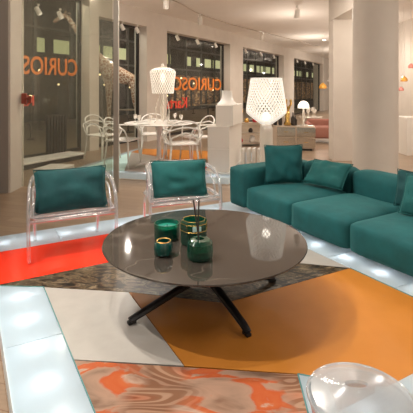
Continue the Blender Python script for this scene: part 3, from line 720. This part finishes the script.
# gold figure-like vase, lamp, bottles on the sideboard
t = thing('gold_vase', 'tall branching gold vase on the sideboard', 'vase', (1.86, 9.5, .553))
bm = new(); lathe(bm, [(.07, 0), (.09, .03), (.05, .12), (.06, .28), (.03, .36)], 16)
for a in range(5):
    d = vec(a*72+20); tube(bm, smoothpath([(0, 0, .3), (d[0]*.05, d[1]*.05, .42), (d[0]*.10, d[1]*.10, .50), (d[0]*.09, d[1]*.09, .60)], 4), [.025]*6+[.02]*7, 8)
obj('vase_body', bm, M['gold'], t, True)
t = thing('table_lamp', 'small glowing domed lamp on the sideboard', 'lamp', (2.22, 9.45, .553))
bm = new(); lathe(bm, [(.13, .40), (.125, .47), (.09, .53), (.05, .56), (0, .57)], 24); obj('lamp_shade', bm, mat('dome_glow', (1, .95, .88), .4, emit=(1, .9, .74), estr=1.2), t, True)
bm = new(); lathe(bm, [(.09, 0), (.09, .02), (.02, .05), (.04, .2), (.015, .41)], 16); obj('lamp_base', bm, M['clear_warm'], t, True)
for i, (x, y, h_) in enumerate(((1.60, 9.62, .34), (1.72, 9.62, .26), (2.00, 9.56, .30), (2.07, 9.64, .22))):
    bm = new(); lathe(bm, [(.04, 0), (.045, .02), (.045, h_*.55), (.015, h_*.75), (.015, h_)], 14); tag(obj('bottle', bm, M['dark_item'], None, True, loc=(x, y, .553)), ('tall dark bottle at the left end of the sideboard', 'shorter dark bottle just left of the gold vase', 'dark bottle between the gold vase and domed lamp', 'shortest dark bottle, beside the domed lamp')[i], 'bottle', 'dark bottles on the sideboard')
# dusty pink armchair and small glass table
t = thing('lounge_chair', 'dusty pink velvet lounge chair beyond the sideboard', 'armchair', (3.05, 10.9, 0), math.radians(-8))
bm = new(); box(bm, (0, 0, .27), (.66, .62, .30), .05, 3); obj('seat', bm, M['pink'], t, True)
bm = new(); box(bm, (0, .31, .42), (.74, .16, .34), .05, 3); obj('backrest', bm, M['pink'], t, True)
for s in (-1, 1):
    bm = new(); box(bm, (s*.36, 0, .34), (.13, .66, .36), .04, 3); obj('armrest', bm, M['pink'], t, True)
    for yy in (-.26, .26): bm = new(); lathe(bm, [(.02, 0), (.02, .13)], 8, (s*.3, yy, 0)); obj('leg', bm, M['dark_item'], t)
t = thing('side_table', 'clear side table holding glassware behind the pink lounge chair', 'table', (2.95, 11.7, 0))
bm = new(); lathe(bm, [(.32, .60), (.33, .61), (.32, .62)], 24); obj('tabletop', bm, M['clear_warm'], t, 'auto')
for a in (30, 150, 270): d = vec(a); bm = new(); tube(bm, [(d[0]*.26, d[1]*.26, 0), (d[0]*.2, d[1]*.2, .60)], .014, 8); obj('leg', bm, M['clear_warm'], t)
for x, y, s in ((2.85, 11.6, 1.6), (3.0, 11.62, 1.9), (3.08, 11.72, 1.4), (2.92, 11.8, 1.7)):
    g = wg.copy(); C.objects.link(g); g.location = (x, y, .621); g.scale = (s,)*3; g['label'] = 'large clear stemmed glasses on the clear side table by the pink chair'; g['group'] = 'glasses on the clear side table'
# low shelf between box stack and lamp
t = thing('shelf_unit', 'low open wooden shelf unit glimpsed between box stack and floor lamp', 'shelf', (1.15, 10.3, 0), .3)
for i, z_ in enumerate((.06, .30, .55)): bm = new(); box(bm, (0, 0, z_), (1.0, .34, .03)); obj('shelf_board', bm, M['champagne'], t)
for s in (-1, 1): bm = new(); box(bm, (s*.49, 0, .29), (.025, .34, .55)); obj('side_panel', bm, M['champagne'], t)
rnd = random.Random(4)
for i in range(9):
    z_ = (.566, .566, .566, .316, .316, .316, .076, .076, .076)[i]; x = -.36+.33*(i % 3)+rnd.uniform(-.05, .05)+(.22 if i == 0 else .12 if i == 1 else .06 if i == 2 else 0); h_ = rnd.uniform(.10, .2)
    p = Matrix.Rotation(.3, 3, 'Z') @ Vector((x, -.02, 0)); cm = (M['gold'], M['red_seat'], M['plastic'], M['amber'], M['dark_item'])[i % 5]
    cn = ('gold', 'crimson', 'white', 'amber', 'black')[i % 5]; lv = ('top', 'middle', 'bottom')[i//3]; sd = ('left', 'centre', 'right')[i % 3]
    bm = new(); r_ = rnd.uniform(.05, .08); lathe(bm, [(r_*.7, 0), (r_, h_*.3), (r_*.9, h_*.7), (r_*.5, h_*.9), (r_*.6, h_)], 16)
    tag(obj('vase', bm, cm, None, True, loc=(1.15+p.x, 10.3+p.y, z_)), 'small %s vase on the %s board of the low shelf unit, %s' % (cn, lv, sd), 'vase', 'vases on the low shelf unit')
t = thing('table_lamp', 'small lit brass lamp on the low shelf unit', 'lamp', (.77, 10.18, .567))
bm = new(); lathe(bm, [(.13, .25), (.12, .33), (.07, .39), (.02, .41)], 20); obj('lamp_shade', bm, M['brass_glow'], t, True)
bm = new(); lathe(bm, [(.06, 0), (.05, .02), (.012, .05), (.012, .26)], 14); obj('lamp_base', bm, M['gold'], t, True)

# pendants
def pendant(label, px, py, Y, r_, m_, group):
    x = (px-206.5)/413*Y; z_ = EYE-(py-90)*Y/413
    t = thing('pendant_lamp', label, 'lamp', (x, Y, z_), 0, group)
    bm = new(); lathe(bm, [(r_*.9, -r_*.7), (r_, -r_*.3), (r_*.8, r_*.3), (r_*.3, r_*.7), (r_*.12, r_*.9)], 24, cap=False); obj('lamp_shade', bm, m_, t, True)
    bm = new(); lathe(bm, [(.01, -r_*.5), (r_*.35, -r_*.2), (r_*.3, .1*r_), (.01, r_*.4)], 14); obj('bulb', bm, M['lampglow'], t, True)
    bm = new(); tube(bm, [(0, 0, r_*.8), (0, 0, CEIL-z_)], .006, 6); obj('cord', bm, M['fixture'], t)
pendant('amber glass pendant lamp left of the pillars', 323, 86, 15, .14, M['amber'], 'coloured glass pendant lamps')
pendant('white glass pendant lamp just above and right of the amber one', 330.5, 80, 15.5, .11, M['clear_warm'], 'coloured glass pendant lamps')
pendant('rose glass pendant lamp at the right edge beyond the broad pillar', 401, 89, 11, .07, M['rose'], 'coloured glass pendant lamps')
pendant('amber glass pendant lamp above the rose ones at the right edge', 404, 79, 10.6, .09, M['amber'], 'coloured glass pendant lamps')
pendant('rose glass pendant lamp highest at the right edge', 411, 66, 11, .08, M['rose'], 'coloured glass pendant lamps')
bm = new(); box(bm, (0, 0, .40), (.55, .5, .80), .01); o = tag(obj('white_cabinet', bm, M['white'], None, loc=(4.45, 8.85, 0)), 'plain white cabinet at the right edge beyond the pillar', 'cabinet')
t = thing('stool', 'crimson plastic stool beyond the broad pillar at the right', 'stool', (4.86, 10.3, 0))
bm = new(); box(bm, (0, 0, .27), (.34, .34, .20), .03, 3); obj('seat', bm, M['red_seat'], t, True)
for sx in (-1, 1):
    for sy in (-1, 1): bm = new(); box(bm, (sx*.13, sy*.13, .09), (.03, .03, .18)); obj('leg', bm, M['red_seat'], t)

# ------------------------------------------------------------ ceiling tracks and spots
def make_spot(label, loc, rz, tilt, group, s=1):
    t = thing('spotlight', label, 'spotlight', loc, rz, group); t.scale = (s, s, s)
    bm = new(); lathe(bm, [(.025, -.03), (.025, .0)], 12); tube(bm, [(0, 0, -.02), (0, 0, -.10)], .008, 8); obj('bracket', bm, M['fixture'], t)
    T = Matrix.Translation((0, 0, -.14)) @ Matrix.Rotation(tilt, 4, 'X')
    bm = new(); lathe(bm, [(.03, .09), (.045, .07), (.05, -.07), (.046, -.075), (.04, -.04), (0, -.04)], 20); xf(bm, bm.verts, T); obj('head', bm, M['fixture'], t, 'auto')
    bm = new(); lathe(bm, [(.040, -.062), (.03, -.068), (0, -.070)], 20); xf(bm, bm.verts, T); obj('lens', bm, M['lens'], t, True)
    return t
def at_z(px, py, z): y = 413*(EYE-z)/(py-90); return ((px-206.5)*y/413, y, z)
sp0 = make_spot('white spotlight over the window beside the metal post', tuple(WP+WD*tpx(124)+WN*-.05+Vector((0, 0, HEAD))), math.radians(-60), .5, 'spotlights over the windows')
for px, lab in ((139, 'spotlight over the window with the giraffe, right one'), (179, 'leftmost spotlight over the orange lettered window'), (199, 'middle spotlight over the orange lettered window'), (217, 'right spotlight over the orange lettered window'),
                (247, 'left spotlight over the window behind the lattice lamp'), (262, 'middle spotlight over the window behind the lattice lamp'), (275, 'right spotlight over the window behind the lattice lamp'),
                (298, 'left spotlight over the farthest window'), (306, 'middle spotlight over the farthest window'), (314, 'right spotlight over the farthest window'),
                (40, 'left spotlight over the leftmost window seen through glass'), (62, 'right spotlight over the leftmost window seen through glass')):
    dup(sp0, tuple(WP+WD*tpx(px)+WN*-.05+Vector((0, 0, HEAD))), label='white '+lab)
ZT = 3.47
tp = [at_z(*p, ZT)[:2]+(ZT,) for p in ((176, 1.5), (200, 14), (235, 25.5), (262, 32), (290, 39), (318, 46))]
tp = [(tp[0][0]-1.2, tp[0][1]-2.4, ZT)]+tp
bm = new(); tube(bm, smoothpath(tp, 6), .013, 6); tag(obj('ceiling_track', bm, M['champagne']), 'long curved white lighting track on the ceiling', 'lighting track')
for px, py, lab in ((166, 1, 'first'), (200, 14, 'second'), (262, 32, 'third')):
    pass
for (px, py, lab, s) in ((200, 14, 'white spotlight on the curved track above the orange lettering', 1.3), (262, 32, 'white spotlight on the curved track above the lattice lamp', 1.3), (297, 1.5, 'larger white ceiling spotlight above the sofa', 1.4), (166, -4, 'white spotlight at the top edge near the start of the track', 1.3)):
    if px == 297: x, y, z = (297-206.5)/413*10.4, 10.4, CEIL-.01
    else: x, y, z = at_z(px, py, ZT-.02)
    dup(sp0, (x, y, z), 0, lab, s)['group'] = 'ceiling spotlights'
for px, py, lab in ((324, 40, 'round recessed downlight in the ceiling left of the pillars'), (97, 14, 'round recessed downlight seen through the glass partition')):
    x, y, z = at_z(px, py if px > 200 else -5, CEIL-.006); bm = new(); lathe(bm, [(.09, 0), (.09, .005)], 20); t = tag(obj('downlight', bm, M['fixture'], None, loc=(x, y, z)), lab, 'downlight')
    bm = new(); lathe(bm, [(.07, -.003), (.07, .0)], 20); obj('lens', bm, M['lens'], t)

# ------------------------------------------------------------ window lettering (faces the street)
def word(txt, label, px0, px1, py_mid, hpx, m_):
    """word on a pane between two photo columns, read from outside"""
    t0, t1 = tpo(px0, .285), tpo(px1, .285); tm = (t0+t1)/2; c = WP+WD*tm-WN*.285; Yc = c.y
    cu_ = bpy.data.curves.new('lettering', 'FONT'); cu_.body = txt; cu_.extrude = .006; cu_.align_x = 'CENTER'; cu_.align_y = 'CENTER'; cu_.offset = .012
    to = bpy.data.objects.new('tmp', cu_); C.objects.link(to); bpy.context.view_layer.update()
    me = bpy.data.meshes.new_from_object(to.evaluated_get(bpy.context.evaluated_depsgraph_get())); bpy.data.objects.remove(to)
    xs = [v.co.x for v in me.vertices]; ys = [v.co.y for v in me.vertices]
    wd, hg = max(xs)-min(xs), max(ys)-min(ys); cx, cy = (max(xs)+min(xs))/2, (max(ys)+min(ys))/2
    H_ = hpx*Yc/413; W_ = (t1-t0)
    for v in me.vertices: v.co = Vector(((v.co.x-cx)*W_/wd, -v.co.z, (v.co.y-cy)*H_/hg))
    me.materials.clear(); me.materials.append(m_)
    o = bpy.data.objects.new('window_lettering', me); C.objects.link(o)
    o.location = (c.x, c.y, EYE-(py_mid-90)*Yc/413); o.rotation_euler = (0, 0, WA+PI)
    return tag(o, label, 'lettering')
word('CURIOSO', 'large orange reversed lettering across the leftmost window, seen through the glass partition', 7, 77, 66, 18, M['sign_orange'])
word('Kartell', 'red reversed lettering low on the leftmost window', -4, 34, 101, 11, M['sign_red'])
word('CURIOSO', 'large orange reversed lettering across the window behind the dining table', 171, 221, 84, 12.5, M['sign_orange'])
word('Kartell', 'red reversed lettering low on the window behind the dining table', 160, 187, 103, 11, M['sign_red'])
# dark radiator under the leftmost window
t = thing('radiator', 'dark ribbed radiator in front of the leftmost window, seen through glass', 'radiator', tuple(WP+WD*tpx(53)+WN*.10+Vector((0, 0, .0))), WA)
for i in range(7): bm = new(); box(bm, (-.21+.07*i, 0, .45), (.04, .08, .86), .01); obj('fin', bm, M['dark_item'], t)
bm = new(); box(bm, (0, 0, .85), (.48, .05, .04)); box(bm, (0, 0, .08), (.48, .05, .04)); obj('pipe', bm, M['dark_item'], t)

# ------------------------------------------------------------ outside
def WO(t_, s_, z_=0): p = WP+WD*t_-WN*s_; return (p.x, p.y, z_)
bm = new(); box(bm, (17, 6.5, -.04), (76, 12.6, .08)); g = struct(obj('ground', bm, M['asphalt'], None, loc=WO(0, .42, -.011), rz=WA))
bd = thing('building', 'dark office facade across the courtyard with dim lit windows', 'building', WO(0, 8.5), WA)
bm = new(); box(bm, (17, .5, 5), (76, 1, 10)); obj('wall', bm, M['outside'], bd)
rn = random.Random(9)
for i in range(48):
    x = -16+i*1.35
    for z_ in (3.35, 6.4):
        if rn.random() < .62:
            bm = new(); box(bm, (x, -.01, z_), (rn.choice((.6, .9, 1.1)), .04, .62)); obj('lit_window', bm, M['lit_window'], bd)
bm = new()
for z_ in (2.75, 4.1, 5.6): box(bm, (17, -.08, z_), (76, .14, .10))
for i in range(36): box(bm, (-18+i*2, -.07, 5), (.14, .12, 10))
obj('facade_frame', bm, mat('facade_metal', (.12, .12, .11), .5), bd)
for i in range(4, 23):
    bm = new(); box(bm, (5.5+i*2.05, -.02, 1.3), (1.7, .05, 2.1)); obj('shop_front', bm, M['cafe_wall'], bd)
for k, (t_, s_, z_) in enumerate([(-5+k*.98+rn.uniform(-.25, .25), rn.uniform(3, 7.5), rn.uniform(1.0, 2.1)) for k in range(26)]):
    bm = new(); bmesh.ops.create_icosphere(bm, subdivisions=2, radius=.045); b_ = obj('bulb', bm, M['cafe_light'], None, True)
    b_.location = (0, 0, z_); pl_ = thing('lantern', 'small warm lantern on a thin dark pole in the courtyard', 'lantern', WO(t_, s_, 0), 0, 'courtyard lanterns'); b_.parent = pl_
    bm = new(); tube(bm, [(0, 0, 0), (0, 0, z_-.04)], .015, 6); lathe(bm, [(.1, 0), (.1, .03)], 12); obj('pole', bm, M['dark_item'], pl_)
lamp('POINT', 'courtyard_fill', WO(-2.2, 1.0, 3.6), 110, (1, .88, .74), size=0)  # bodiless fill lights added so the giraffe and courtyard show up
lamp('POINT', 'courtyard_fill', WO(-.3, 2.0, 4.4), 110, (1, .9, .8), size=0)
lamp('POINT', 'courtyard_fill', WO(2.2, .9, 3.0), 60, (1, .82, .62), size=0)
lamp('POINT', 'courtyard_fill', WO(15, 4, 3.0), 90, (1, .7, .42), size=0)
# crouching dark cafe tables
for i, t_ in enumerate((-4.5, -3.0, 2.6, 4.0, 7.8, 9.4, 12.4)):
    tt = thing('cafe_table', 'dark round courtyard table outside the windows', 'table', WO(t_, 2.0+.4*(i % 2)), 0, 'courtyard tables')
    bm = new(); lathe(bm, [(.34, .72), (.35, .73), (.34, .745)], 20); obj('tabletop', bm, M['champagne'], tt, 'auto')
    bm = new(); lathe(bm, [(.2, 0), (.2, .02), (.03, .04), (.03, .72)], 14); obj('pedestal', bm, M['dark_item'], tt, 'auto')

# giraffe standing in the courtyard, head to the left
def giraffe():
    GY = 12.6; g = lambda px, py, dy=0: Vector(((px-206.5)/413*(GY+dy), GY+dy, EYE-(py-90)*(GY+dy)/413))
    V, E, R = [], [], []
    def add(p, r, par=None):
        V.append(p); R.append(r); i = len(V)-1
        if par is not None: E.append((par, i))
        return i
    pel = add(g(131, 75), .25); mid = add(g(122, 76), .30, pel); ch = add(g(111, 72), .35, mid); sh = add(g(104, 64), .24, ch)
    n1 = add(g(94, 53), .16, sh); n2 = add(g(84, 40), .125, n1); n3 = add(g(75, 28), .10, n2); n4 = add(g(68, 17), .09, n3)
    hd = add(g(63.5, 15), .10, n4); mz = add(g(57, 20), .065, hd); add(g(53.5, 22.5), .055, mz)
    for s in (-.16, .16):
        h = add(g(134.5, 86, s), .14, pel); k = add(g(134.5, 100, s), .09, h); hk = add(g(138, 114, s), .06, k); f = add(g(136.5, 128, s), .05, hk)
        V[f].z = .14; b_ = add(Vector((V[f].x-.02, V[f].y, .04)), .06, f)
        h = add(g(109, 86, s), .13, ch); k = add(g(109, 106, s), .075, h); f = add(g(109, 128, s), .05, k); V[f].z = .14; add(Vector((V[f].x-.02, V[f].y, .04)), .06, f)
    base_ = Vector((V[0].x, V[0].y, 0)); V2 = [v-base_ for v in V]
    root = thing('giraffe_sculpture', 'life-size spotted giraffe sculpture standing outside the windows, head to the left', 'sculpture', tuple(base_))
    me = bpy.data.meshes.new('body'); me.from_pydata(V2, E, []); o = bpy.data.objects.new('body', me); C.objects.link(o); o.parent = root
    sk = o.modifiers.new('skin', 'SKIN'); sk.use_smooth_shade = True
    for i, sv in enumerate(me.skin_vertices[0].data): sv.radius = (R[i], R[i]*.85); sv.use_root = (i == 0)
    ss = o.modifiers.new('sub', 'SUBSURF'); ss.levels = 2; ss.render_levels = 2
    me.materials.append(M['giraffe'])
    bm = new(); hp = V2[hd]
    for s in (-1, 1):
        tube(bm, [hp+Vector((.02, s*.05, .05)), hp+Vector((.06, s*.06, .24))], [.02, .03], 8)
    obj('horns', bm, M['dark_item'], root, True)
    for s in (-1, 1):
        bm = new(); tube(bm, [hp+Vector((.06, s*.06, .04)), hp+Vector((.12, s*.14, .09)), hp+Vector((.15, s*.22, .08))], [.02, .045, .01], 8, squash=(1, .4)); obj('ear', bm, M['giraffe'], root, True)
    bm = new(); tube(bm, smoothpath([V2[pel]+Vector((.24, 0, .12)), V2[pel]+Vector((.36, 0, -.1)), V2[pel]+Vector((.36, 0, -.8))], 5), .02, 8); obj('tail', bm, M['dark_item'], root, True)
giraffe()
